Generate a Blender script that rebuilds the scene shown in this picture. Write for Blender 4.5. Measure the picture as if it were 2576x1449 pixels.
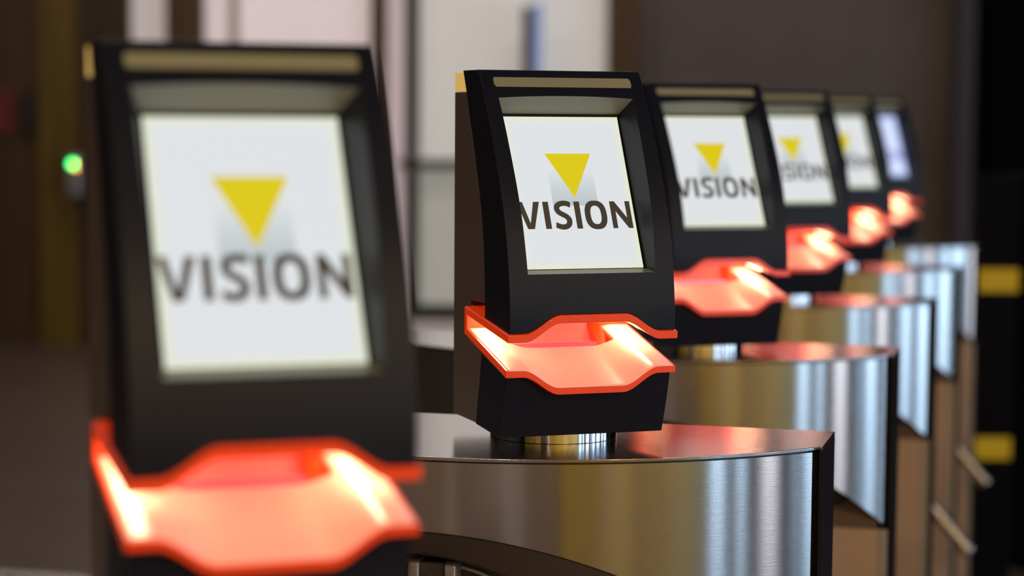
import bpy, bmesh, math
from math import sin, cos, radians, sqrt, pi, atan2
from mathutils import Vector, Matrix

SC = bpy.context.scene
for o in list(bpy.data.objects):
    bpy.data.objects.remove(o)

# ------------------------------------------------------------------ camera
W, H = 2576, 1449
F_PX = 5344.5
TOP = 1.0                      # height of the turnstile tops
EYE = TOP + 0.3301
YAW, PITCH, ROLL = radians(14.85), radians(4.724), radians(0.43)
fw = Vector((-sin(YAW) * cos(PITCH), cos(YAW) * cos(PITCH), -sin(PITCH)))
rt0 = Vector((cos(YAW), sin(YAW), 0))
up0 = rt0.cross(fw)
rt = rt0 * cos(ROLL) + up0 * sin(ROLL)
up = -rt0 * sin(ROLL) + up0 * cos(ROLL)
cd = bpy.data.cameras.new('camera')
cam = bpy.data.objects.new('camera', cd)
SC.collection.objects.link(cam)
m = Matrix((rt, up, -fw)).transposed().to_4x4()
m.translation = Vector((0, 0, EYE))
cam.matrix_world = m
cd.sensor_fit = 'HORIZONTAL'
cd.sensor_width = 36
cd.lens = F_PX / W * 36
cd.dof.use_dof = True
cd.dof.focus_distance = 2.09
cd.dof.aperture_fstop = cd.lens / 22.0
cd.clip_end = 60
cd.clip_start = 0.05
SC.camera = cam

SC.view_settings.view_transform = 'Standard'
SC.view_settings.look = 'None'
SC.view_settings.gamma = 1
SC.view_settings.use_curve_mapping = False
SC.view_settings.exposure = 0.0

wd = bpy.data.worlds.new('world')
SC.world = wd
wd.use_nodes = True
wd.node_tree.nodes['Background'].inputs[0].default_value = (0.9, 0.8, 0.75, 1)
wd.node_tree.nodes['Background'].inputs[1].default_value = 0.02


# ------------------------------------------------------------------ materials
def srgb(r, g, b):
    f = lambda c: (c / 255 / 12.92) if c / 255 <= 0.04045 else ((c / 255 + 0.055) / 1.055) ** 2.4
    return (f(r), f(g), f(b), 1)


def mat(name, col, rough=0.5, metal=0.0, emit=None, es=0.0, aniso=0.0, spec=0.5, noise=None, bump=0.0, bscale=300, coat=0.0,
        tangent=None, stretch=None):
    mt = bpy.data.materials.new(name)
    mt.use_nodes = True
    nt = mt.node_tree
    b = nt.nodes['Principled BSDF']
    b.inputs['Base Color'].default_value = col
    b.inputs['Roughness'].default_value = rough
    b.inputs['Metallic'].default_value = metal
    b.inputs['Specular IOR Level'].default_value = spec
    b.inputs['Coat Weight'].default_value = coat
    if emit:
        b.inputs['Emission Color'].default_value = emit
        b.inputs['Emission Strength'].default_value = es
    tc = nt.nodes.new('ShaderNodeTexCoord')
    mp = nt.nodes.new('ShaderNodeMapping')
    nt.links.new(tc.outputs['Object'], mp.inputs[0])
    if stretch:
        mp.inputs['Scale'].default_value = stretch
    if aniso:
        b.inputs['Anisotropic'].default_value = aniso
        b.inputs['Anisotropic Rotation'].default_value = 0.25
        tg = nt.nodes.new('ShaderNodeTangent')
        tg.direction_type = 'RADIAL'
        tg.axis = tangent or 'Z'
        nt.links.new(tg.outputs[0], b.inputs['Tangent'])
    if noise:
        n = nt.nodes.new('ShaderNodeTexNoise')
        n.inputs['Scale'].default_value = noise[0]
        n.inputs['Detail'].default_value = 4
        nt.links.new(mp.outputs[0], n.inputs['Vector'])
        r = nt.nodes.new('ShaderNodeValToRGB')
        k = noise[1]
        r.color_ramp.elements[0].position = 0.3
        r.color_ramp.elements[1].position = 0.7
        r.color_ramp.elements[0].color = (col[0] * (1 - k), col[1] * (1 - k), col[2] * (1 - k), 1)
        r.color_ramp.elements[1].color = (col[0] * (1 + k), col[1] * (1 + k), col[2] * (1 + k), 1)
        nt.links.new(n.outputs[0], r.inputs[0])
        nt.links.new(r.outputs[0], b.inputs['Base Color'])
    if bump:
        n = nt.nodes.new('ShaderNodeTexNoise')
        n.inputs['Scale'].default_value = bscale
        n.inputs['Detail'].default_value = 3
        nt.links.new(mp.outputs[0], n.inputs['Vector'])
        bp = nt.nodes.new('ShaderNodeBump')
        bp.inputs['Strength'].default_value = bump
        bp.inputs['Distance'].default_value = 0.001
        nt.links.new(n.outputs[0], bp.inputs['Height'])
        nt.links.new(bp.outputs[0], b.inputs['Normal'])
    return mt


def wood(name, c0, c1, scale=(6, 6, 0.35), rough=0.45):
    mt = bpy.data.materials.new(name)
    mt.use_nodes = True
    nt = mt.node_tree
    b = nt.nodes['Principled BSDF']
    tc = nt.nodes.new('ShaderNodeTexCoord')
    mp = nt.nodes.new('ShaderNodeMapping')
    mp.inputs['Scale'].default_value = scale
    n = nt.nodes.new('ShaderNodeTexNoise')
    n.inputs['Scale'].default_value = 1.5
    n.inputs['Detail'].default_value = 5
    r = nt.nodes.new('ShaderNodeValToRGB')
    r.color_ramp.elements[0].position = 0.35
    r.color_ramp.elements[1].position = 0.68
    r.color_ramp.elements[0].color = c0
    r.color_ramp.elements[1].color = c1
    nt.links.new(tc.outputs['Object'], mp.inputs[0])
    nt.links.new(mp.outputs[0], n.inputs['Vector'])
    nt.links.new(n.outputs[0], r.inputs[0])
    nt.links.new(r.outputs[0], b.inputs['Base Color'])
    b.inputs['Roughness'].default_value = rough
    return mt


M = {}
M['shell'] = mat('charcoal_plastic', (0.0088, 0.0098, 0.0200, 1), 0.44, bump=0.12, bscale=1400, spec=0.32)
M['body'] = mat('brown_grey_paint', (0.13, 0.095, 0.08, 1), 0.5, bump=0.05, bscale=900)
M['lens'] = mat('amber_lens', srgb(222, 190, 112), 0.35, emit=srgb(220, 182, 100), es=0.66)
M['bar'] = mat('smoked_light_bar', srgb(150, 143, 112), 0.4, emit=srgb(110, 104, 78), es=0.22)
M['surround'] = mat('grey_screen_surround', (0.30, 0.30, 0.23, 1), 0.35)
M['bezel'] = mat('black_glass', (0.006, 0.006, 0.006, 1), 0.25)
M['rim'] = mat('orange_red_acrylic', srgb(226, 64, 18), 0.32, emit=srgb(224, 58, 12), es=0.46, coat=0.3)
M['tray'] = mat('salmon_acrylic', srgb(250, 190, 166), 0.35, emit=srgb(248, 158, 138), es=0.50, coat=0.3)
M['led'] = mat('strip_light', (1, 1, 1, 1), 0.5, emit=(1.0, 0.82, 0.50, 1), es=19)
M['window'] = mat('red_scanner_glass', srgb(215, 95, 110), 0.08, emit=srgb(232, 110, 122), es=0.45, coat=1.0)
M['mirror'] = mat('salmon_prism', srgb(240, 130, 115), 0.12, emit=srgb(240, 120, 105), es=0.5, coat=1.0)
M['chrome'] = mat('polished_steel', (0.72, 0.72, 0.74, 1), 0.09, metal=1, aniso=0.6, bump=0.15, bscale=60, stretch=(1, 1, 0.02))
M['steel'] = mat('brushed_steel', (0.62, 0.60, 0.58, 1), 0.165, metal=1, aniso=1.0, bump=0.05, bscale=40, stretch=(1, 1, 40))
M['steel_top'] = mat('brushed_steel_top', (0.70, 0.66, 0.65, 1), 0.17, metal=1, bump=0.10, bscale=90, stretch=(0.15, 8, 1))
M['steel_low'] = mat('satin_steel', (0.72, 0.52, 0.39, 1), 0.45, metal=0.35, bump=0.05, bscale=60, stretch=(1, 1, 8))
M['dark_steel'] = mat('dark_brown_steel', (0.075, 0.052, 0.043, 1), 0.45, metal=0.25)
M['blk'] = mat('dull_black_case', (0.003, 0.003, 0.003, 1), 0.9, spec=0.05)
M['black'] = mat('black_lacquer', (0.009, 0.009, 0.013, 1), 0.3)
M['cast'] = mat('cast_aluminium', (0.62, 0.58, 0.56, 1), 0.4, metal=0.6, bump=0.5, bscale=500)
M['recess'] = mat('brown_recess_paint', (0.17, 0.112, 0.085, 1), 0.5)
M['block'] = mat('brown_grey_rubber', (0.10, 0.085, 0.075, 1), 0.5)
M['pale'] = mat('pale_aluminium', (0.80, 0.72, 0.66, 1), 0.5, metal=0.2)
M['tube'] = mat('polished_tube', (0.72, 0.66, 0.65, 1), 0.3, metal=1)
M['dark_plastic'] = mat('dark_rubber', (0.03, 0.026, 0.024, 1), 0.55)


def screen_mat(name, centre, edge, strength):
    """a lit LCD: slightly yellow-green towards its border, as the panel shows"""
    mt = bpy.data.materials.new(name)
    mt.use_nodes = True
    nt = mt.node_tree
    b = nt.nodes['Principled BSDF']
    b.inputs['Base Color'].default_value = (0.02, 0.02, 0.02, 1)
    b.inputs['Roughness'].default_value = 0.3
    tc = nt.nodes.new('ShaderNodeTexCoord')
    sp = nt.nodes.new('ShaderNodeSeparateXYZ')
    nt.links.new(tc.outputs['Object'], sp.inputs[0])

    def edgef(sock, mid, half):
        s = nt.nodes.new('ShaderNodeMath'); s.operation = 'SUBTRACT'; s.inputs[1].default_value = mid
        nt.links.new(sock, s.inputs[0])
        a = nt.nodes.new('ShaderNodeMath'); a.operation = 'ABSOLUTE'
        nt.links.new(s.outputs[0], a.inputs[0])
        r = nt.nodes.new('ShaderNodeMapRange'); r.interpolation_type = 'SMOOTHSTEP'
        r.inputs['From Min'].default_value = half - 0.010
        r.inputs['From Max'].default_value = half + 0.003
        nt.links.new(a.outputs[0], r.inputs['Value'])
        return r.outputs[0]
    ex = edgef(sp.outputs[0], 0, 0.0619)
    ez = edgef(sp.outputs[1], 0.0832, 0.0832)
    mx = nt.nodes.new('ShaderNodeMath'); mx.operation = 'MAXIMUM'
    nt.links.new(ex, mx.inputs[0]); nt.links.new(ez, mx.inputs[1])
    mix = nt.nodes.new('ShaderNodeMix'); mix.data_type = 'RGBA'
    nt.links.new(mx.outputs[0], mix.inputs['Factor'])
    mix.inputs['A'].default_value = centre
    mix.inputs['B'].default_value = edge
    nt.links.new(mix.outputs['Result'], b.inputs['Emission Color'])
    b.inputs['Emission Strength'].default_value = strength
    return mt


M['screen'] = screen_mat('lit_screen', srgb(222, 226, 229), srgb(230, 234, 200), 1.0)
M['screen_blue'] = screen_mat('lit_blue_screen', srgb(208, 218, 255), srgb(160, 176, 238), 1.1)
M['yellow_ink'] = mat('yellow_pixels', (0.02, 0.02, 0.02, 1), 0.3, emit=srgb(222, 202, 18), es=0.98)
M['text_ink'] = mat('dark_pixels', (0.02, 0.02, 0.02, 1), 0.3, emit=srgb(70, 60, 48), es=0.8)
M['blue_ink'] = mat('blue_grey_pixels', (0.02, 0.02, 0.02, 1), 0.3, emit=srgb(120, 138, 195), es=1.0)


def grey_square_mat(name, base, low):
    mt = bpy.data.materials.new(name)
    mt.use_nodes = True
    nt = mt.node_tree
    b = nt.nodes['Principled BSDF']
    b.inputs['Base Color'].default_value = (0.02, 0.02, 0.02, 1)
    tc = nt.nodes.new('ShaderNodeTexCoord')
    sp = nt.nodes.new('ShaderNodeSeparateXYZ')
    nt.links.new(tc.outputs['Object'], sp.inputs[0])
    r = nt.nodes.new('ShaderNodeMapRange')
    r.inputs['From Min'].default_value = 0.1100
    r.inputs['From Max'].default_value = 0.0680
    nt.links.new(sp.outputs[1], r.inputs['Value'])
    mix = nt.nodes.new('ShaderNodeMix'); mix.data_type = 'RGBA'
    nt.links.new(r.outputs[0], mix.inputs['Factor'])
    mix.inputs['A'].default_value = base
    mix.inputs['B'].default_value = low
    nt.links.new(mix.outputs['Result'], b.inputs['Emission Color'])
    b.inputs['Emission Strength'].default_value = 1.0
    return mt


M['grey_ink'] = grey_square_mat('grey_fading_pixels', srgb(222, 226, 229), srgb(182, 193, 196))


# ------------------------------------------------------------------ mesh helpers
def obj(name, bm, m, parent=None, smooth=False, bevel=0.0, merge=True, segs=2):
    if merge:
        bmesh.ops.remove_doubles(bm, verts=bm.verts, dist=1e-6)
    bmesh.ops.recalc_face_normals(bm, faces=bm.faces)
    me = bpy.data.meshes.new(name)
    bm.to_mesh(me)
    bm.free()
    me.materials.append(m)
    o = bpy.data.objects.new(name, me)
    SC.collection.objects.link(o)
    if parent:
        o.parent = parent
    if smooth:
        for p in me.polygons:
            p.use_smooth = True
        me.set_sharp_from_angle(angle=radians(32))
    if bevel:
        bv = o.modifiers.new('bevel', 'BEVEL')
        bv.width = bevel
        bv.segments = segs
        bv.limit_method = 'ANGLE'
        bv.angle_limit = radians(35)
        bv.harden_normals = True
    return o


def box(bm, x0, x1, y0, y1, z0, z1):
    vs = [bm.verts.new((x, y, z)) for x in (x0, x1) for y in (y0, y1) for z in (z0, z1)]
    for f in ((0, 1, 3, 2), (4, 6, 7, 5), (0, 4, 5, 1), (2, 3, 7, 6), (0, 2, 6, 4), (1, 5, 7, 3)):
        bm.faces.new([vs[i] for i in f])


def boxo(name, x0, x1, y0, y1, z0, z1, m, parent=None, bevel=0.0):
    bm = bmesh.new()
    box(bm, x0, x1, y0, y1, z0, z1)
    return obj(name, bm, m, parent, bevel=bevel)


def prism(bm, pts, axis, a, b):
    """closed polygon pts extruded along an axis from a to b"""
    def mk(p, t):
        if axis == 'x': return (t, p[0], p[1])
        if axis == 'y': return (p[0], t, p[1])
        return (p[0], p[1], t)
    A = [bm.verts.new(mk(p, a)) for p in pts]
    B = [bm.verts.new(mk(p, b)) for p in pts]
    n = len(pts)
    for i in range(n):
        j = (i + 1) % n
        bm.faces.new((A[i], A[j], B[j], B[i]))
    bm.faces.new(A)
    bm.faces.new(list(reversed(B)))


def grid(bm, rows, close=False):
    V = [[bm.verts.new(p) for p in r] for r in rows]
    for i in range(len(V) - 1):
        for j in range(len(V[i]) - 1):
            q = [V[i][j], V[i][j + 1], V[i + 1][j + 1], V[i + 1][j]]
            bm.faces.new(q)
    return V


def tube(bm, p0, p1, r, n=24, r1=None):
    p0, p1 = Vector(p0), Vector(p1)
    d = (p1 - p0).normalized()
    a = d.orthogonal().normalized()
    b = d.cross(a)
    r1 = r if r1 is None else r1
    A = [bm.verts.new(p0 + (a * cos(2 * pi * i / n) + b * sin(2 * pi * i / n)) * r) for i in range(n)]
    B = [bm.verts.new(p1 + (a * cos(2 * pi * i / n) + b * sin(2 * pi * i / n)) * r1) for i in range(n)]
    for i in range(n):
        j = (i + 1) % n
        bm.faces.new((A[i], A[j], B[j], B[i]))
    bm.faces.new(A)
    bm.faces.new(list(reversed(B)))


def lerp_tab(tab, z):
    tab = sorted(tab)
    if z <= tab[0][0]: return tab[0][1]
    for (a, b), (c, d) in zip(tab, tab[1:]):
        if z <= c:
            return b + (d - b) * (z - a) / (c - a)
    return tab[-1][1]


def smooth_tab(tab, z, n=9, w=0.012):
    return sum(lerp_tab(tab, z + (i - n // 2) * w / (n // 2)) for i in range(n)) / n


def root(name, loc, rz, label, cat, group=None):
    o = bpy.data.objects.new(name, None)
    SC.collection.objects.link(o)
    o.location = loc
    o.rotation_euler = (0, 0, rz)
    o.empty_display_size = 0.05
    o['label'] = label
    o['category'] = cat
    if group: o['group'] = group
    return o


def tag(o, label, cat, group=None):
    o['label'] = label
    o['category'] = cat
    if group: o['group'] = group
    return o


def struct(name, bm, m, **k):
    o = obj(name, bm, m, **k)
    if not o.parent:
        o['kind'] = 'structure'
    return o


def copy_tree(o, parent=None):
    c = o.copy()
    SC.collection.objects.link(c)
    if parent:
        c.parent = parent
    for ch in [x for x in list(SC.objects) if x.parent == o]:
        copy_tree(ch, c)
    return c


# ------------------------------------------------------------------ the room (far side squared to the view axis)
U = Vector((cos(YAW), sin(YAW), 0))
Wv = Vector((-sin(YAW), cos(YAW), 0))


def far(px, D):                # distance along the far wall for a photo column
    t = (px - W / 2) / F_PX
    r = fw + rt * t
    return D * r.dot(U) / r.dot(Wv)


def farz(py, D):
    r = fw + up * (H / 2 - py) / F_PX
    return EYE + D * r.z / r.dot(Wv)


ROOM = Matrix.Rotation(YAW, 4, 'Z')


def room_box(name, u0, u1, w0, w1, z0, z1, m, parent=None, bevel=0.0, kind='structure'):
    bm = bmesh.new()
    box(bm, u0, u1, w0, w1, z0, z1)
    o = obj(name, bm, m, parent, bevel=bevel)
    if not parent:
        o.rotation_euler = (0, 0, YAW)
        if kind: o['kind'] = kind
    return o


D = 12.0
CEIL = 4.6
m_floor = mat('dark_brown_floor', (0.090, 0.058, 0.042, 1), 0.42, noise=(3.0, 0.15))
m_conc = mat('grey_brown_concrete', (0.130, 0.098, 0.085, 1), 0.75, noise=(1.2, 0.18))
m_ceil = mat('dark_ceiling', (0.05, 0.045, 0.04, 1), 0.8)
m_wood = wood('dark_wood', (0.024, 0.012, 0.005, 1), (0.075, 0.036, 0.010, 1), (1.6, 1.6, 0.1))
m_post = wood('brown_post', (0.06, 0.028, 0.010, 1), (0.10, 0.045, 0.015, 1), (9, 9, 0.4))
m_frame = mat('dark_frame', (0.012, 0.011, 0.011, 1), 0.4)
m_rail = mat('grey_brown_rail', (0.10, 0.082, 0.072, 1), 0.45)
m_pink = mat('lit_frosted_pane', srgb(220, 205, 205), 0.5, emit=srgb(202, 186, 187), es=0.66)
m_grey = mat('lit_grey_pane', srgb(205, 198, 195), 0.5, emit=srgb(168, 157, 155), es=0.66)
m_door = mat('lit_frosted_door_glass', srgb(205, 200, 195), 0.5, emit=srgb(180, 175, 169), es=0.66)
m_door2 = mat('lit_lower_door_glass', srgb(190, 188, 178), 0.5, emit=srgb(142, 140, 131), es=0.66)
m_plinth = mat('glowing_plinth', srgb(190, 180, 175), 0.5, emit=srgb(120, 110, 107), es=0.6)  # emission puts light into the baseboard colour
m_dark_opening = mat('dark_opening', (0.002, 0.0022, 0.002, 1), 0.9, spec=0.05)
m_ochre = wood('ochre_wood_panelling', (0.60, 0.40, 0.03, 1), (0.85, 0.60, 0.07, 1), (1.0, 1.0, 0.06))
m_day = mat('daylight_glazing', (0.5, 0.6, 0.7, 1), 0.3, emit=(0.50, 0.73, 1.0, 1), es=5.5)
m_dayw = mat('daylight_glazing_pale', (0.6, 0.6, 0.7, 1), 0.3, emit=(0.78, 0.83, 0.98, 1), es=4.0)
m_mull = mat('grey_mullion', (0.05, 0.045, 0.035, 1), 0.5)

room_box('floor', -9, 16, -8, D + 0.4, -0.1, 0, m_floor)
room_box('ceiling', -9, 16, -8, D + 0.4, CEIL, CEIL + 0.1, m_ceil)
f = lambda x: far(x, D)
z = lambda y: farz(y, D)
room_box('wall_far', f(1590), f(2425), D, D + 0.2, 0, CEIL, m_conc)
w_l = room_box('wall_far_left', -9, f(332), D, D + 0.2, 0, CEIL, m_wood)
room_box('dark_opening_right', f(2425), 14, D - 0.02, D + 0.35, 0, CEIL, m_dark_opening)  # black sheet in place of the unlit opening beyond the column
room_box('wall_far_middle', f(332), f(1590), D + 0.15, D + 0.3, 0, CEIL, m_conc)
# timber posts, far
room_box('trim_1', f(424), f(516), D - 0.05, D + 0.15, 0, CEIL, m_post)
room_box('trim_2', f(932), f(972), D - 0.05, D + 0.15, 0, CEIL, m_post)
room_box('trim_3', f(1520), f(1602), D - 0.10, D + 0.15, 0, CEIL, m_post)
room_box('trim_4', f(108), f(200), D - 0.06, D, 0, CEIL, wood('amber_post', (0.09, 0.050, 0.004, 1), (0.17, 0.095, 0.008, 1), (9, 9, 0.3)))
room_box('trim_5', f(2375), f(2420), D - 0.2, D + 0.12, 0, CEIL, mat('brown_black_column', (0.05, 0.036, 0.036, 1), 0.6))
# windows, far
room_box('window_1', f(332), f(424), D + 0.05, D + 0.10, z(880), CEIL, m_grey)
w2 = room_box('window_2', f(516), f(932), D + 0.05, D + 0.10, z(880), CEIL, m_pink)
room_box('window_frame', f(578), f(602), D - 0.01, D + 0.05, z(880), CEIL, mat('glowing_window_bar', srgb(150, 138, 132), 0.5, emit=srgb(110, 98, 92), es=0.6), parent=w2)  # window bar brightened by a glow of its own
w3 = room_box('window_3', f(972), f(1018), D + 0.03, D + 0.10, z(800), CEIL, mat('lit_narrow_pane', srgb(200, 180, 182), 0.5, emit=srgb(190, 172, 175), es=0.66))
# the glazed door with its dark frame, pull handle and cross rail
dr = room_box('door_1', f(1050), f(1520), D + 0.03, D + 0.07, z(412), CEIL, m_door)
room_box('door_frame', f(1018), f(1052), D - 0.04, D + 0.12, z(804), CEIL, m_frame, parent=dr)
room_box('door_frame', f(1052), f(1520), D - 0.02, D + 0.12, z(806), z(768), m_frame, parent=dr)
room_box('lower_pane', f(1052), f(1520), D + 0.03, D + 0.07, z(768), z(424), m_door2, parent=dr)
room_box('cross_rail', f(1000), f(1520), D - 0.06, D + 0.03, z(426), z(402), m_rail, parent=dr)
room_box('door_handle', f(1308), f(1336), D - 0.16, D - 0.10, z(280), z(20), mat('bronze_pull', (0.10, 0.072, 0.055, 1), 0.4), parent=dr)
room_box('handle_reflection', f(1337), f(1358), D - 0.15, D - 0.11, z(280), z(12), mat('blue_reflection', srgb(112, 136, 180), 0.4, emit=srgb(128, 152, 195), es=0.55), parent=dr)  # blue glass reflection beside the handle, painted as a glowing bar
room_box('baseboard_far', f(332), f(1590), D - 0.03, D + 0.14, 0, z(806), m_plinth)
# other walls of the hall (the steel mirrors them)
room_box('wall_left', -9, -8.8, -8, D, 0, CEIL, m_wood)


def wbox(name, x0, x1, y0, y1, z0, z1, m, parent=None, kind='structure'):
    o = boxo(name, x0, x1, y0, y1, z0, z1, m, parent)
    if kind and not parent: o['kind'] = kind
    return o


wbox('wall_back', -5.5, 10.2, -4.4, -4.2, 0, CEIL, m_ochre)
for i, (a, b) in enumerate(((3.45, 3.65), (5.25, 5.5), (6.6, 6.75), (-2.5, -2.2), (1.2, 1.4))):
    wbox('trim_%d' % (6 + i), a, b, -4.2, -4.14, 0, CEIL, mat('pale_timber_strip', (0.70, 0.55, 0.30, 1), 0.5))
# glazed right side
wbox('wall_right', 10.05, 10.2, -3.9, 12.0, 0, CEIL, m_mull)
wbox('wall_right_timber', 10.05, 10.2, -4.4, -3.9, 0, CEIL, m_ochre)
pan = [(-3.70, -2.85, 0), (-1.98, -1.55, 0), (-0.50, 0.40, 1), (1.38, 1.50, 0), (2.05, 2.90, 0), (3.75, 5.05, 0), (6.2, 7.0, 1), (7.9, 9.2, 0)]
for i, (a, b, k) in enumerate(pan):
    wbox('window_%d' % (4 + i), 10.0, 10.05, a, b, 0.05, 4.4, m_dayw if k else m_day)


# ------------------------------------------------------------------ added ceiling lights, none in view, for general fill
def ceiling_fill_light(x, y, e, col, label):
    r = root('ceiling_fill_light', (x, y, CEIL), YAW, label, 'light', 'added ceiling fill lights')
    boxo('housing', -0.65, 0.65, -0.2, 0.2, -0.07, 0, m_rail, r)
    boxo('diffuser', -0.6, 0.6, -0.16, 0.16, -0.078, -0.07, mat('diffuser', (1, 1, 1, 1), 0.5, emit=col, es=e), r)


warm = (1.0, 0.74, 0.44, 1)
neutral = (1.0, 0.88, 0.82, 1)
for x, y, e, c in ((-4.5, 9.0, 26, neutral), (-1.5, 10.0, 26, neutral), (-5.5, 6.0, 26, neutral), (-3.6, 2.0, 30, neutral),
                   (-1.9, 4.6, 26, neutral), (-0.2, -3.0, 60, warm), (3.6, -3.2, 80, warm), (6.6, -3.2, 60, warm)):
    ceiling_fill_light(x, y, e, c, 'added flat rectangular ceiling light that fills the hall with light')


# ------------------------------------------------------------------ small things in the far hall
def at_px(px, py, D_):
    return far(px, D_), farz(py, D_)


# red sign and dark switch box on the wooden wall
s = room_box('wall_sign', f(-20), f(44), D - 0.03, D, z(345), z(232), mat('dark_red_sign', srgb(104, 30, 30), 0.5), kind=None)
tag(s, 'dark red sign on the brown wooden wall, cut by the left picture edge', 'sign')
s = room_box('wall_box', f(62), f(102), D - 0.06, D, z(332), z(244), mat('dark_box', (0.012, 0.008, 0.006, 1), 0.5), kind=None)
tag(s, 'small dark box beside the red sign on the wooden wall', 'box')

# post-mounted green signal light with white housing
rr = root('signal_light', U * f(206) + Wv * (D - 0.15), YAW, 'small green signal light above a pale box on the wooden wall', 'light')
rr.location.z = z(470)
bm = bmesh.new(); bmesh.ops.create_uvsphere(bm, u_segments=20, v_segments=12, radius=0.016)
g = obj('lamp', bm, mat('green_lamp', (0, 0.3, 0.1, 1), 0.3, emit=(0.03, 1.0, 0.22, 1), es=9), rr, smooth=True)
g.location = (0.0, -0.07, z(418) - z(470))
bm = bmesh.new(); bmesh.ops.create_uvsphere(bm, u_segments=16, v_segments=10, radius=0.012)
g = obj('lamp', bm, mat('amber_lamp', (0.3, 0.1, 0.0, 1), 0.3, emit=(1.0, 0.30, 0.04, 1), es=7), rr, smooth=True)
g.location = (0.018, -0.07, z(424) - z(470))
boxo('housing', -0.03, 0.05, -0.06, 0.15, -0.06, 0.16, mat('grey_housing', srgb(120, 118, 118), 0.5), rr, bevel=0.004)

# dark bollard with two yellow bands at the right
Db = 6.0
bx0, bx1 = far(2456, Db), far(2560, Db)
rr = root('barrier_post', U * ((bx0 + bx1) / 2) + Wv * Db, YAW, 'tall black post with two yellow bands at the right edge', 'post')
hw = (bx1 - bx0) / 2
boxo('body', -hw, hw, 0, 0.10, 0, 1.16, mat('matt_black_post', (0.006, 0.005, 0.006, 1), 0.9, spec=0.1), rr, bevel=0.004)
ye = mat('glowing_yellow_band', srgb(196, 160, 18), 0.5, emit=srgb(150, 118, 6), es=0.35)  # bands brightened by an added faint glow
for ya, yb in ((667, 725), (1091, 1146)):
    o = boxo('band', -hw - 0.002 + (0 if ya < 800 else -0.006), hw + 0.002 - (0 if ya < 800 else 0.010), -0.003, 0.103, farz(yb, Db), farz(ya, Db), ye, rr)


rr = root('darkening_case', U * (far(2563, 6.16) + 0.25) + Wv * 6.16, YAW, 'added black case that darkens the right picture edge beside the banded post', 'case')  # black case added only to darken the right edge
boxo('case_body', -0.25, 0.25, 0, 0.3, 0.03, 1.10, M['blk'], rr, bevel=0.004)
boxo('lid', -0.252, 0.255, -0.005, 0.305, 1.10, 1.16, M['blk'], rr, bevel=0.004)
boxo('base', -0.24, 0.24, 0.01, 0.29, 0, 0.03, M['blk'], rr)


# ------------------------------------------------------------------ turnstile cabinet (local origin: middle of the straight side, on the floor)
S = 0.85
CX, CYB = -0.6115, 2.1019
R = 0.478
HC = 0.3717                       # half chord
CYL = 2.4095 - CYB                # arc centre, local y
BK = 0.1138                       # depth of the straight part behind the arc


def arc_y(x, r=R):
    return CYL - sqrt(max(r * r - x * x, 0))


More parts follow.
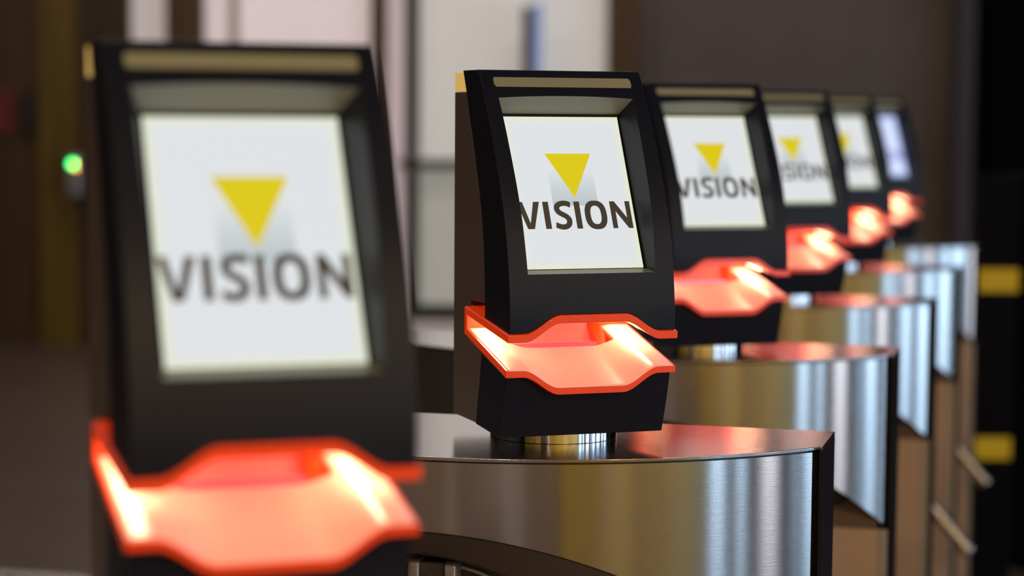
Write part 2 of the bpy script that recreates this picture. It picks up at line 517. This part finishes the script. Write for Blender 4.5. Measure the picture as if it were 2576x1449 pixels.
def make_cabinet():
    t = root('turnstile_cabinet', (CX, CYB, 0), 0, '', 'turnstile', 'turnstile cabinets in the row')
    n = 64
    xs = [-HC + 2 * HC * i / n for i in range(n + 1)]
    bm = bmesh.new()
    pts = [(x, arc_y(x)) for x in xs] + [(HC + 0.003, 0), (HC + 0.003, BK), (-HC - 0.003, BK), (-HC - 0.003, 0)]
    prism(bm, pts, 'z', TOP - 0.0036, TOP)
    obj('top_plate', bm, M['steel_top'], t, bevel=0.0007, segs=2)
    # dark joint just below the plate
    bm = bmesh.new()
    pts = [(x * 0.995, arc_y(x) + 0.0035) for x in xs] + [(HC, BK - 0.001), (-HC, BK - 0.001)]
    prism(bm, pts, 'z', TOP - 0.012, TOP - 0.0036)
    obj('shadow_joint', bm, M['black'], t)
    # curved front panel with the arch cut
    zc_, ra = TOP - 0.5635, 0.4905
    rows = []
    bm = bmesh.new()
    xs2 = [-HC + 2 * HC * i / 120 for i in range(121)]
    for k in range(9):
        q = k / 8
        row = []
        for x in xs2:
            zt = TOP - 0.0050
            zb = zc_ + sqrt(ra * ra - x * x)
            row.append((x, arc_y(x) + 0.0008, zt + (zb - zt) * q))
        rows.append(row)
    V = grid(bm, rows)
    rows2 = [[(x * 0.996, y + 0.0028, z_) for x, y, z_ in r] for r in rows]
    V2 = grid(bm, rows2)
    for a, b in ((V[-1], V2[-1]), (V[0], V2[0])):
        for j in range(len(a) - 1):
            bm.faces.new((a[j], a[j + 1], b[j + 1], b[j]))
    for j in (0, -1):
        for i in range(len(V) - 1):
            bm.faces.new((V[i][j], V[i + 1][j], V2[i + 1][j], V2[i][j]))
    obj('curved_panel', bm, M['steel'], t, smooth=True)
    # recess behind the arch, lower body, ends
    bm = bmesh.new()
    hz, hr, zlow = TOP - 0.315, 0.2185, TOP - 0.2435
    rows = []
    th0 = math.asin((zlow - hz) / hr) + 0.0005
    for i in range(97):
        th = th0 + (pi - 2 * th0) * i / 96
        c_, s_ = cos(th), sin(th)
        oz = hz - zc_          # outer end of the ray: the arch
        bq = s_ * oz
        tt = -bq + sqrt(bq * bq - oz * oz + (ra + 0.006) ** 2)
        if abs(c_) > 1e-6: tt = min(tt, 0.34 / abs(c_))
        row = []
        for q in range(9):
            u_ = hr + (tt - hr) * q / 8
            x_ = u_ * c_
            k_ = min(1, max(0, (abs(x_) - 0.20) / 0.12))
            k_ = k_ * k_ * (3 - 2 * k_)
            row.append((x_, (arc_y(x_) + 0.0050) * (1 - k_) - 0.004 * k_, hz + u_ * s_))
        rows.append(row)
    grid(bm, rows)
    rp = obj('recess_panel', bm, M['dark_steel'], t, smooth=True)
    sd = rp.modifiers.new('solid', 'SOLIDIFY'); sd.thickness = 0.002; sd.offset = 0
    boxo('recess_wall', -0.3560, 0.3560, -0.0022, 0.0, TOP - 0.2440, TOP - 0.012, M['recess'], t)
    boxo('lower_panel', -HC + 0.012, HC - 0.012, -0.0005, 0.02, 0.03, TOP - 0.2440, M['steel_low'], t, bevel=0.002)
    for sx in (-1, 1):
        a, b = sorted((sx * (HC - 0.0115), sx * (HC - 0.0005)))
        boxo('edge_strip', a, b, -0.001, 0.02, 0.03, TOP - 0.2440, M['cast'], t)
        a, b = sorted((sx * HC, sx * (HC + 0.003)))
        boxo('end_panel', a, b, 0.0, BK, 0.0, TOP - 0.0036, M['black'], t)
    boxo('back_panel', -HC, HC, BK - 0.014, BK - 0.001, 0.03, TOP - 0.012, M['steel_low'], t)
    for a, b in ((-0.052, -0.022), (0.155, 0.235)):
        boxo('door_stile', a, b, BK - 0.003, BK, 0.03, TOP - 0.012, M['pale'], t)
    boxo('plinth', -HC + 0.01, HC - 0.01, 0.005, BK - 0.006, 0.0, 0.03, M['black'], t)
    # rotating drum with its silver rim
    zc2 = TOP - 0.315
    bm = bmesh.new(); tube(bm, (0, -0.0024, zc2), (0, -0.118, zc2), 0.2165, 96)
    obj('drum_housing', bm, M['recess'], t, smooth=True)
    bm = bmesh.new(); tube(bm, (0, -0.118, zc2), (0, -0.1305, zc2), 0.2145, 96)
    obj('drum_ring', bm, M['black'], t, smooth=True)
    bm = bmesh.new(); tube(bm, (0, -0.112, zc2), (0, -0.132, zc2), 0.207, 96)
    dr_ = obj('drum', bm, M['cast'], t, smooth=True, bevel=0.0015)
    bm = bmesh.new(); tube(bm, (0, -0.132, zc2), (0, -0.1335, zc2), 0.203, 96)
    obj('drum_face', bm, M['dark_steel'], dr_, smooth=True)
    # fork that carries the arms
    hb = root_part('hub', t, (0.016, -0.12, TOP - 0.126))
    for sx in (-1, 1):
        bm = bmesh.new()
        x0 = sx * 0.0128
        x1 = sx * 0.0245
        a, b = min(x0, x1), max(x0, x1)
        prism(bm, [(-0.030, 0.021), (0.030, 0.021), (0.030, -0.10), (-0.038, -0.10), (-0.038, -0.012), (-0.034, 0.018)], 'x', a, b)
        obj('fork', bm, M['cast'], hb, bevel=0.002)
    boxo('fork_block', -0.0126, 0.0126, -0.031, 0.03, -0.022, 0.0195, M['block'], hb, bevel=0.001)
    # three arms: one level across the lane, two sloping down beside the cabinet
    y0 = -0.2
    def arm(a, b, r):
        a, b = Vector(a), Vector(b)
        bm = bmesh.new(); tube(bm, a, b, r, 32)
        o = obj('arm', bm, M['tube'], t, smooth=True, bevel=r * 0.35, segs=3)
        return o
    arm((0.012, -0.150, TOP - 0.1545), (0.0, -0.66, TOP - 0.150), 0.0165)
    arm((0.02, -0.205, TOP - 0.115), (0.418, -0.205, TOP - 0.572), 0.0150)
    arm((-0.02, -0.205, TOP - 0.115), (-0.418, -0.205, TOP - 0.572), 0.0150)
    bm = bmesh.new(); tube(bm, (-0.035, -0.190, TOP - 0.150), (0.035, -0.190, TOP - 0.150), 0.034, 32)
    obj('arm_joint', bm, M['cast'], t, smooth=True, bevel=0.004)
    return t


def root_part(name, parent, loc):
    bm = bmesh.new()
    box(bm, -0.012, 0.012, 0.012, 0.05, -0.10, 0.012)
    o = obj(name, bm, M['dark_plastic'], parent)
    o.location = loc
    return o


# ------------------------------------------------------------------ ticket terminal (local: +x right, -y towards the visitor, z=0 on the cabinet top)
FRONT = [(0.3725, .009), (0.3525, .0240), (0.32, .0455), (0.28, .0675), (0.25, .0825), (0.22, .0940), (0.19, .1015), (0.165, .1065),
         (0.135, .1095), (0.116, .1085), (0.074, .0990), (0.054, .0940), (0.034, .0875), (0.012, .0795)]
BACK = [(0.3725, -.0404), (0.351, -.0296), (0.327, -.0188), (0.299, -.0054), (0.2675, .0079), (0.236, .0198), (0.205, .0275), (0.1655, .0324),
        (0.126, .0344), (0.09, .0289), (0.048, .0172), (0.0168, .007), (0.0107, .007)]
yf = lambda z_: smooth_tab(FRONT, z_) if 0.03 < z_ < 0.355 else lerp_tab(FRONT, z_)
yb = lambda z_: lerp_tab(BACK, z_)
HW = 0.0868
PH = radians(34.22)


def hump(x):
    q = (0.0715 - abs(x)) / 0.038
    q = min(1, max(0, q))
    return q * q * (3 - 2 * q)


def scr_y(z_):
    return 0.0112 + (0.3264 - z_) * (0.0752 / 0.1488)


def make_terminal():
    t = root('ticket_terminal', (0, 0, 0), PH, '', 'ticket scanner', 'ticket terminals in the row')
    # --- upper housing with the deep screen opening
    NC = 33
    ZT, ZB = 0.3446, 0.1741
    ro = lambda z_: 0.0668 + (0.072 - 0.0668) * (z_ - ZB) / (ZT - ZB)

    def cols(zf, r):
        xs = [-HW, -0.0795] + [-r + 2 * r * i / (NC - 1) for i in range(NC)] + [0.0795, HW]
        return [(x, zf(x)) for x in xs]
    arch = lambda x: ZT + 0.0022 * (1 - min(1, (x / 0.072) ** 2))
    bm = bmesh.new()

    def P(x, z_, fn): return (x, -fn(z_), z_)
    uprows = [cols(lambda x, q=q: q, 0.072) for q in (0.3725, 0.3690, 0.3650, 0.3600, 0.3560, 0.3520)] + [cols(arch, 0.072)]
    # the arch row keeps the outer columns level
    grid(bm, [[P(x, z_, yf) for x, z_ in r] for r in uprows])
    zs = [ZT - (ZT - ZB) * i / 24 for i in range(25)]
    for s in (-1, 1):
        grid(bm, [[P(s * HW, q, yf), P(s * 0.0795, q, yf), P(s * ro(q), q, yf)] for q in zs])
    zl0 = lambda x: 0.1162 + 0.018 * hump(x)
    lo = [cols(lambda x: ZB, 0.0668)]
    for q in (0.25, 0.5, 0.75, 1.0):
        lo.append(cols(lambda x, q=q: ZB + (zl0(x) - ZB) * q, 0.0668))
    grid(bm, [[P(x, z_, yf) for x, z_ in r] for r in lo])
    # sides, back, top, bottom
    zside = [0.3725, 0.3690, 0.3650, 0.3600, 0.3560, 0.3520] + zs + [ZB + (0.1162 - ZB) * q for q in (0.25, 0.5, 0.75, 1.0)]
    zrise = lambda z_: z_ + (0.0093 if z_ < 0.1163 else 0)
    for s in (-1, 1):
        grid(bm, [[(s * HW, -yf(q), q), (s * HW, -(yb(q)), zrise(q))] for q in zside])
    grid(bm, [[(-HW, -yb(q), zrise(q)), (HW, -yb(q), zrise(q))] for q in zside])
    r0 = uprows[0]
    grid(bm, [[P(x, z_, yf) for x, z_ in r0], [(x, -yb(0.3725), 0.3725) for x, z_ in r0]])
    rl = lo[-1]
    grid(bm, [[P(x, z_, yf) for x, z_ in rl], [(x, -yb(0.1162), z_ + 0.0093) for x, z_ in rl]])
    up_h = obj('housing', bm, M['shell'], t, smooth=True, bevel=0.0011)
    # opening walls down to the screen plane; each side wall is a part
    IN, ZI0, ZI1 = 0.0642, 0.1768, 0.3288
    zi = lambda q: ZI0 + (ZI1 - ZI0) * (q - ZB) / (ZT - ZB)
    for s in (-1, 1):
        rows = []
        for q in zs:
            a = Vector((s * ro(q), -yf(q), q)); b = Vector((s * IN, -scr_y(zi(q)) + 0.0006, zi(q)))
            rows.append([tuple(a.lerp(b, k / 3)) for k in range(4)])
        bm = bmesh.new()
        grid(bm, rows)
        obj('side_reveal', bm, M['shell'], t, smooth=True)
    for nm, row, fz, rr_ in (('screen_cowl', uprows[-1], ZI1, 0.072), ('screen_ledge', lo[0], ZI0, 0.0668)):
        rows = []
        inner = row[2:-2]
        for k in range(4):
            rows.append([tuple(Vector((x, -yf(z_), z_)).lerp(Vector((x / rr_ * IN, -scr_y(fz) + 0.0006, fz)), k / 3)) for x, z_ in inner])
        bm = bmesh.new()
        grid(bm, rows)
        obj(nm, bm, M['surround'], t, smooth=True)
    # --- lower housing
    zl = lambda x: 0.0739 - 0.018 * hump(x)
    bm = bmesh.new()
    xs = [-HW] + [-0.072 + 0.144 * i / 48 for i in range(49)] + [HW]
    qs = [0, 0.2, 0.4, 0.6, 0.8, 1.0]
    bmz = lambda x, q: zl(x) + (0.0118 - zl(x)) * q
    grid(bm, [[(x, -yf(bmz(x, q)), bmz(x, q)) for x in xs] for q in qs])
    back = lambda x, q: (x, -yb(bmz(x, q)), bmz(x, q) + (0.016 if q == 0 else 0.004 if q == 1 else 0.016 * (1 - q)))
    grid(bm, [[back(x, q) for x in xs] for q in qs])
    for s in (-1, 1):
        grid(bm, [[(s * HW, -yf(bmz(HW, q)), bmz(HW, q)), back(s * HW, q)] for q in qs])
    for q in (0, 1):
        grid(bm, [[(x, -yf(bmz(x, q)), bmz(x, q)) for x in xs], [back(x, q) for x in xs]])
    obj('lower_housing', bm, M['shell'], t, smooth=True, bevel=0.0011)
    # --- rear body and its amber lens
    zz = [0.3508, 0.327, 0.299, 0.2675, 0.236, 0.205, 0.1655, 0.140]
    prof = [(0.079, 0.0150), (0.079, 0.3508)] + [(-(yb(q) + 0.004), q) for q in zz] + [(0.028, 0.1385), (0.0260, 0.1335), (0.0260, 0.1022), (0.028, 0.0980)] + \
           [(-(yb(q) + 0.004), q) for q in (0.086, 0.06, 0.04, 0.0165, 0.0150)]
    bm = bmesh.new(); prism(bm, prof, 'x', -0.083, 0.083)
    obj('rear_body', bm, M['body'], t, bevel=0.0012)
    bm = bmesh.new(); prism(bm, [(0.079, 0.3512), (0.079, 0.3711), (-(yb(0.3711) + 0.004), 0.3711), (-(yb(0.3512) + 0.004), 0.3512)], 'x', -0.083, 0.083)
    obj('signal_lens', bm, M['lens'], t, bevel=0.0012)
    # --- light bar in the forehead
    bm = bmesh.new()
    rows = []
    za, zb_ = 0.3556, 0.3652
    nx = 24
    for k in range(5):
        q = k / 4
        z_ = za + (zb_ - za) * q
        inset = 0.0016 * (1 - min(1, min(q, 1 - q) * 6))
        hwb = 0.0738 - inset
        rows.append([(-hwb + 2 * hwb * i / nx, -(yf(z_) + 0.0004), z_) for i in range(nx + 1)])
    V = grid(bm, rows)
    obj('light_bar', bm, M['bar'], t, smooth=True)
    # --- screen: origin at the middle of its lower edge, local x right, local y up the glass
    b = Vector((0, -0.0864, 0.1776)); a = Vector((0, -0.0112, 0.3264))
    upv = (a - b).normalized(); nrm = Vector((1, 0, 0)).cross(upv)
    SM = Matrix((Vector((1, 0, 0)), upv, nrm)).transposed().to_4x4()
    SM.translation = b
    bm = bmesh.new(); box(bm, -0.0660, 0.0660, -0.0035, 0.1705, -0.0040, -0.0012)
    bz = obj('screen_bezel', bm, M['bezel'], t); bz.matrix_local = SM
    bm = bmesh.new(); box(bm, -0.0618, 0.0618, 0.0004, 0.1662, -0.0011, 0.0)
    sc = obj('screen', bm, M['screen'], t); sc.matrix_local = SM

    def flat(name, polys, mtl, h):
        bm = bmesh.new()
        for outer in polys:
            vs = [bm.verts.new((x, y, 0)) for x, y in outer]
            fc = bm.faces.new(vs)
        bmesh.ops.triangulate(bm, faces=bm.faces[:])
        bmesh.ops.recalc_face_normals(bm, faces=bm.faces)
        e = bmesh.ops.extrude_face_region(bm, geom=bm.faces[:])
        for v in e['geom']:
            if isinstance(v, bmesh.types.BMVert): v.co.z += 0.00012
        o = obj(name, bm, mtl, sc, merge=False)
        o.location.z = h
        return o
    sq = flat('logo_square', [[(-0.0231, 0.1095), (-0.0231, 0.0678), (0.0252, 0.0678), (0.0252, 0.1095)]], M['grey_ink'], 0.00005)
    flat('logo_triangle', [[(-0.0236, 0.1249), (0.0013, 0.0767), (0.0255, 0.1249)]], M['yellow_ink'], 0.0002)
    # lettering
    T0, B0 = 0.0721, 0.0427
    polys = [
        [(-0.0616, T0), (-0.0557, T0), (-0.0499, 0.0488), (-0.0441, T0), (-0.0378, T0), (-0.0464, B0), (-0.0534, B0)],
        [(-0.0345, T0), (-0.0284, T0), (-0.0284, B0), (-0.0345, B0)],
        [(-0.0015, T0), (0.0045, T0), (0.0045, B0), (-0.0015, B0)],
        [(0.0369, T0), (0.0420, T0), (0.0534, 0.0540), (0.0534, T0), (0.0585, T0), (0.0585, B0), (0.0538, B0), (0.0421, 0.0613), (0.0421, B0), (0.0369, B0)],
    ]
    # O as strips of a ring
    oc = ((0.0088 + 0.0322) / 2, (0.0730 + 0.0418) / 2)
    n = 48
    def se(rx, ry, th, e=2.5):
        c, s_ = cos(th), sin(th)
        return (oc[0] + rx * abs(c) ** (2 / e) * (1 if c > 0 else -1), oc[1] + ry * abs(s_) ** (2 / e) * (1 if s_ > 0 else -1))
    for i in range(n):
        a0, a1 = 2 * pi * (i + .01) / n, 2 * pi * (i + 1.01) / n
        polys.append([se(0.0117, 0.0156, a0), se(0.0117, 0.0156, a1), se(0.0056, 0.0100, a1), se(0.0056, 0.0100, a0)])
    # S as a stroked path
    path = [(-0.0056, 0.0684), (-0.0092, 0.0700), (-0.0130, 0.0703), (-0.0168, 0.0694), (-0.0196, 0.0672), (-0.0202, 0.0642), (-0.0192, 0.0614),
            (-0.0166, 0.0592), (-0.0140, 0.0577), (-0.0112, 0.0560), (-0.0091, 0.0535), (-0.0086, 0.0505), (-0.0096, 0.0474), (-0.0122, 0.0453),
            (-0.0156, 0.0446), (-0.0192, 0.0452), (-0.0232, 0.0470)]
    pp = []
    for i in range(len(path) - 1):
        for k in range(4):
            p0 = path[max(i - 1, 0)]; p1 = path[i]; p2 = path[i + 1]; p3 = path[min(i + 2, len(path) - 1)]
            q = k / 4
            pp.append(tuple(0.5 * ((2 * p1[d]) + (-p0[d] + p2[d]) * q + (2 * p0[d] - 5 * p1[d] + 4 * p2[d] - p3[d]) * q * q + (-p0[d] + 3 * p1[d] - 3 * p2[d] + p3[d]) * q ** 3) for d in (0, 1)))
    pp.append(path[-1])
    L, Rr = [], []
    for i in range(len(pp)):
        a_, b_ = pp[max(i - 1, 0)], pp[min(i + 1, len(pp) - 1)]
        dx, dy = b_[0] - a_[0], b_[1] - a_[1]
        l = sqrt(dx * dx + dy * dy)
        if i in (0, len(pp) - 1): dx, dy, l = (-1, 0.12, 1.0)
        nx_, ny_ = -dy / l, dx / l
        hh = 0.00285
        L.append((pp[i][0] + nx_ * hh, pp[i][1] + ny_ * hh)); Rr.append((pp[i][0] - nx_ * hh, pp[i][1] - ny_ * hh))
    for i in range(len(pp) - 1):
        polys.append([L[i], L[i + 1], Rr[i + 1], Rr[i]])
    flat('lettering', polys, M['text_ink'], 0.00035)
    # --- glowing ticket slot
    FY, BY = 0.1108, -0.0238
    dep = FY - BY
    nx, nt = 72, 14
    X = [-0.0892 + 0.1784 * i / nx for i in range(nx + 1)]
    TH = 0.0080
    def top_z(x, q): return 0.1164 + 0.018 * hump(x) * (1 - 0.35 * q) + 0.0165 * q
    bm = bmesh.new()
    rows = [[(x, -(FY - dep * k / nt), top_z(x, k / nt)) for x in X] for k in range(nt + 1)]
    V = grid(bm, rows)
    V2 = grid(bm, [[(x, y, z_ - TH) for x, y, z_ in r] for r in rows])
    for i in (0, -1):
        for j in range(nx):
            bm.faces.new((V[i][j], V[i][j + 1], V2[i][j + 1], V2[i][j]))
        for k in range(nt):
            bm.faces.new((V[k][i], V[k + 1][i], V2[k + 1][i], V2[k][i]))
    box(bm, -0.0892, 0.0892, 0.0165, 0.0238, 0.104, 0.1265)
    uf = obj('slot_frame', bm, M['rim'], t, smooth=True, bevel=0.0011)
    # tray
    LY, LB = 0.1062, -0.0165
    ld = LY - LB
    def tr_z(x, q): return 0.0739 - 0.018 * hump(x) * (1 - 0.72 * q) + 0.0292 * q
    QW = 0.69; XW = 0.054
    def tray_rows(off):
        return [[(x, -(LY - ld * k / 40), tr_z(x, k / 40) + off) for x in X] for k in range(41)]
    bm = bmesh.new()
    inwin = lambda x, q: abs(x) < XW and q > QW
    def surf(bm, rows, cond):
        V = [[None] * len(r) for r in rows]
        def g(i, j):
            if V[i][j] is None: V[i][j] = bm.verts.new(rows[i][j])
            return V[i][j]
        for i in range(len(rows) - 1):
            for j in range(len(rows[0]) - 1):
                xm = (X[j] + X[j + 1]) / 2; qm = (i + 0.5) / 40
                if cond(xm, qm):
                    bm.faces.new((g(i, j), g(i, j + 1), g(i + 1, j + 1), g(i + 1, j)))
    rim_w = 0.0026
    border = lambda x, q: abs(x) > 0.0892 - rim_w or q * ld < 0.0015 or (XW < abs(x) < XW + 0.0026 and q > QW)
    # solid rim (body of the tray), its top 0.6 mm below the glowing sheet
    rows = tray_rows(0)
    bm = bmesh.new()
    surf(bm, rows, lambda x, q: not inwin(x, q))
    surf(bm, tray_rows(0.0072), lambda x, q: not inwin(x, q))
    bmesh.ops.remove_doubles(bm, verts=bm.verts, dist=1e-7)
    be = [e for e in bm.edges if len(e.link_faces) == 1]
    lowr, upr = {}, {}
    key = lambda v: (round(v.co.x, 6), round(v.co.y, 6))
    vm = {}
    for e in be:
        for v in e.verts: vm.setdefault(key(v), set()).add(v)
    done = set()
    for e in be:
        k1, k2 = key(e.verts[0]), key(e.verts[1])
        kk = tuple(sorted((k1, k2)))
        if kk in done: continue
        done.add(kk)
        a1 = sorted(vm[k1], key=lambda v: v.co.z); a2 = sorted(vm[k2], key=lambda v: v.co.z)
        if len(a1) == 2 and len(a2) == 2:
            bm.faces.new((a1[0], a2[0], a2[1], a1[1]))
    rim = obj('tray_rim', bm, M['rim'], t, smooth=True, bevel=0.0009)
    bm = bmesh.new()
    surf(bm, tray_rows(0.0076), lambda x, q: not inwin(x, q) and not border(x, q))
    tr = obj('ticket_tray', bm, M['tray'], t, smooth=True)
    sd = tr.modifiers.new('solid', 'SOLIDIFY'); sd.thickness = 0.0008; sd.offset = -1
    # red scanner window sunk into the tray
    bm = bmesh.new()
    yw = LY - ld * QW
    z0w = tr_z(0, QW)
    y1w = LB - 0.0
    box(bm, -XW - 0.001, XW + 0.001, -yw - 0.001, -y1w - 0.001, z0w - 0.010, z0w - 0.0045)
    wd_ = obj('scanner_window', bm, M['window'], t)
    # magenta strip, salmon prism and orange cheek seen through the glass
    bm = bmesh.new()
    box(bm, -XW - 0.0008, 0.0418, -yw + 0.007, -yw + 0.0088, z0w - 0.0044, z0w + 0.0118)
    obj('glass_strip', bm, M['window'], wd_, bevel=0.0004)
    bm = bmesh.new()
    prism(bm, [(-yw + 0.009, z0w - 0.0044), (0.0164, z0w - 0.0044), (0.0164, z0w + 0.030), (-yw + 0.028, z0w + 0.012), (-yw + 0.009, z0w + 0.0105)], 'x', -XW - 0.0008, 0.0418)
    obj('mirror_block', bm, M['mirror'], wd_, bevel=0.0008)
    bm = bmesh.new()
    prism(bm, [(-yw - 0.0008, z0w - 0.0044), (0.0160, z0w - 0.0044), (0.0160, z0w + 0.030), (-yw + 0.004, z0w + 0.0065)], 'x', 0.0425, XW + 0.0008)
    obj('window_cheek', bm, M['rim'], wd_, bevel=0.0004)
    # light strips under the shoulders of the frame
    for s in (-1, 1):
        bm = bmesh.new()
        A = []
        for k in range(9):
            q = 0.34 + 0.62 * k / 8
            row = []
            for xx in (0.0665, 0.0770):
                row.append((s * xx, -(FY - dep * q), top_z(xx, q) - TH - 0.0008))
            A.append(row)
        Vb = grid(bm, A)
        Vt = grid(bm, [[(x, y, z_ + 0.0010) for x, y, z_ in r] for r in A])
        for i in (0, -1):
            bm.faces.new((Vb[i][0], Vb[i][1], Vt[i][1], Vt[i][0]))
        for j in (0, 1):
            for i in range(8):
                bm.faces.new((Vb[i][j], Vb[i + 1][j], Vt[i + 1][j], Vt[i][j]))
        obj('light_strip', bm, M['led'], t)
    # --- round chrome collar
    bm = bmesh.new(); tube(bm, (0, 0, 0.0), (0, 0, 0.0150), 0.0651, 96)
    obj('collar', bm, M['chrome'], t, smooth=True, bevel=0.0006)
    return t


cab0 = make_cabinet()
ter0 = make_terminal()
X0, Y0 = -0.5131, 2.1053
order = ['foremost and largest of the row, strongly blurred', 'second from the front, sharply in focus', 'third from the front, partly behind the sharp one',
         'fourth from the front', 'fifth from the front', 'last and farthest of the row']
for k in range(-1, 5):
    c = cab0 if k == -1 else copy_tree(cab0)
    c.location = (CX, CYB + k * S, 0)
    t = ter0 if k == -1 else copy_tree(ter0)
    t.location = (X0, Y0 + k * S, TOP)
    i = k + 1
    c['label'] = ['brushed steel turnstile cabinet carrying the nearest blurred terminal', 'curved brushed steel turnstile cabinet carrying the sharp terminal, its tripod hub showing',
                  'brushed steel turnstile cabinet directly behind the sharp one, carrying the third terminal', 'fourth steel turnstile cabinet from the front, beige panel under its arch',
                  'fifth steel turnstile cabinet from the front, its sloping arm reaching past the side', 'farthest steel turnstile cabinet of the row, under the terminal with blue screen'][i]
    t['label'] = ['huge blurred black terminal nearest the camera, VISION screen over glowing red slot', 'sharply focused black terminal with crisp VISION screen and glowing red ticket slot',
                  'black VISION terminal directly behind the sharp one, third from the front', 'fourth terminal from the front, VISION screen partly hidden by the third',
                  'fifth terminal from the front, narrow white screen with half a yellow triangle', 'last terminal of the row, narrow screen glowing blue'][i]
    if k == 4:
        for ch in [x for x in SC.objects if x.parent == t]:
            if ch.name.split('.')[0] == 'screen':
                ch.data = ch.data.copy(); ch.data.materials[0] = M['screen_blue']
                for g in [x for x in SC.objects if x.parent == ch]:
                    g.data = g.data.copy()
                    g.data.materials[0] = M['blue_ink'] if 'lettering' in g.name else M['screen_blue']
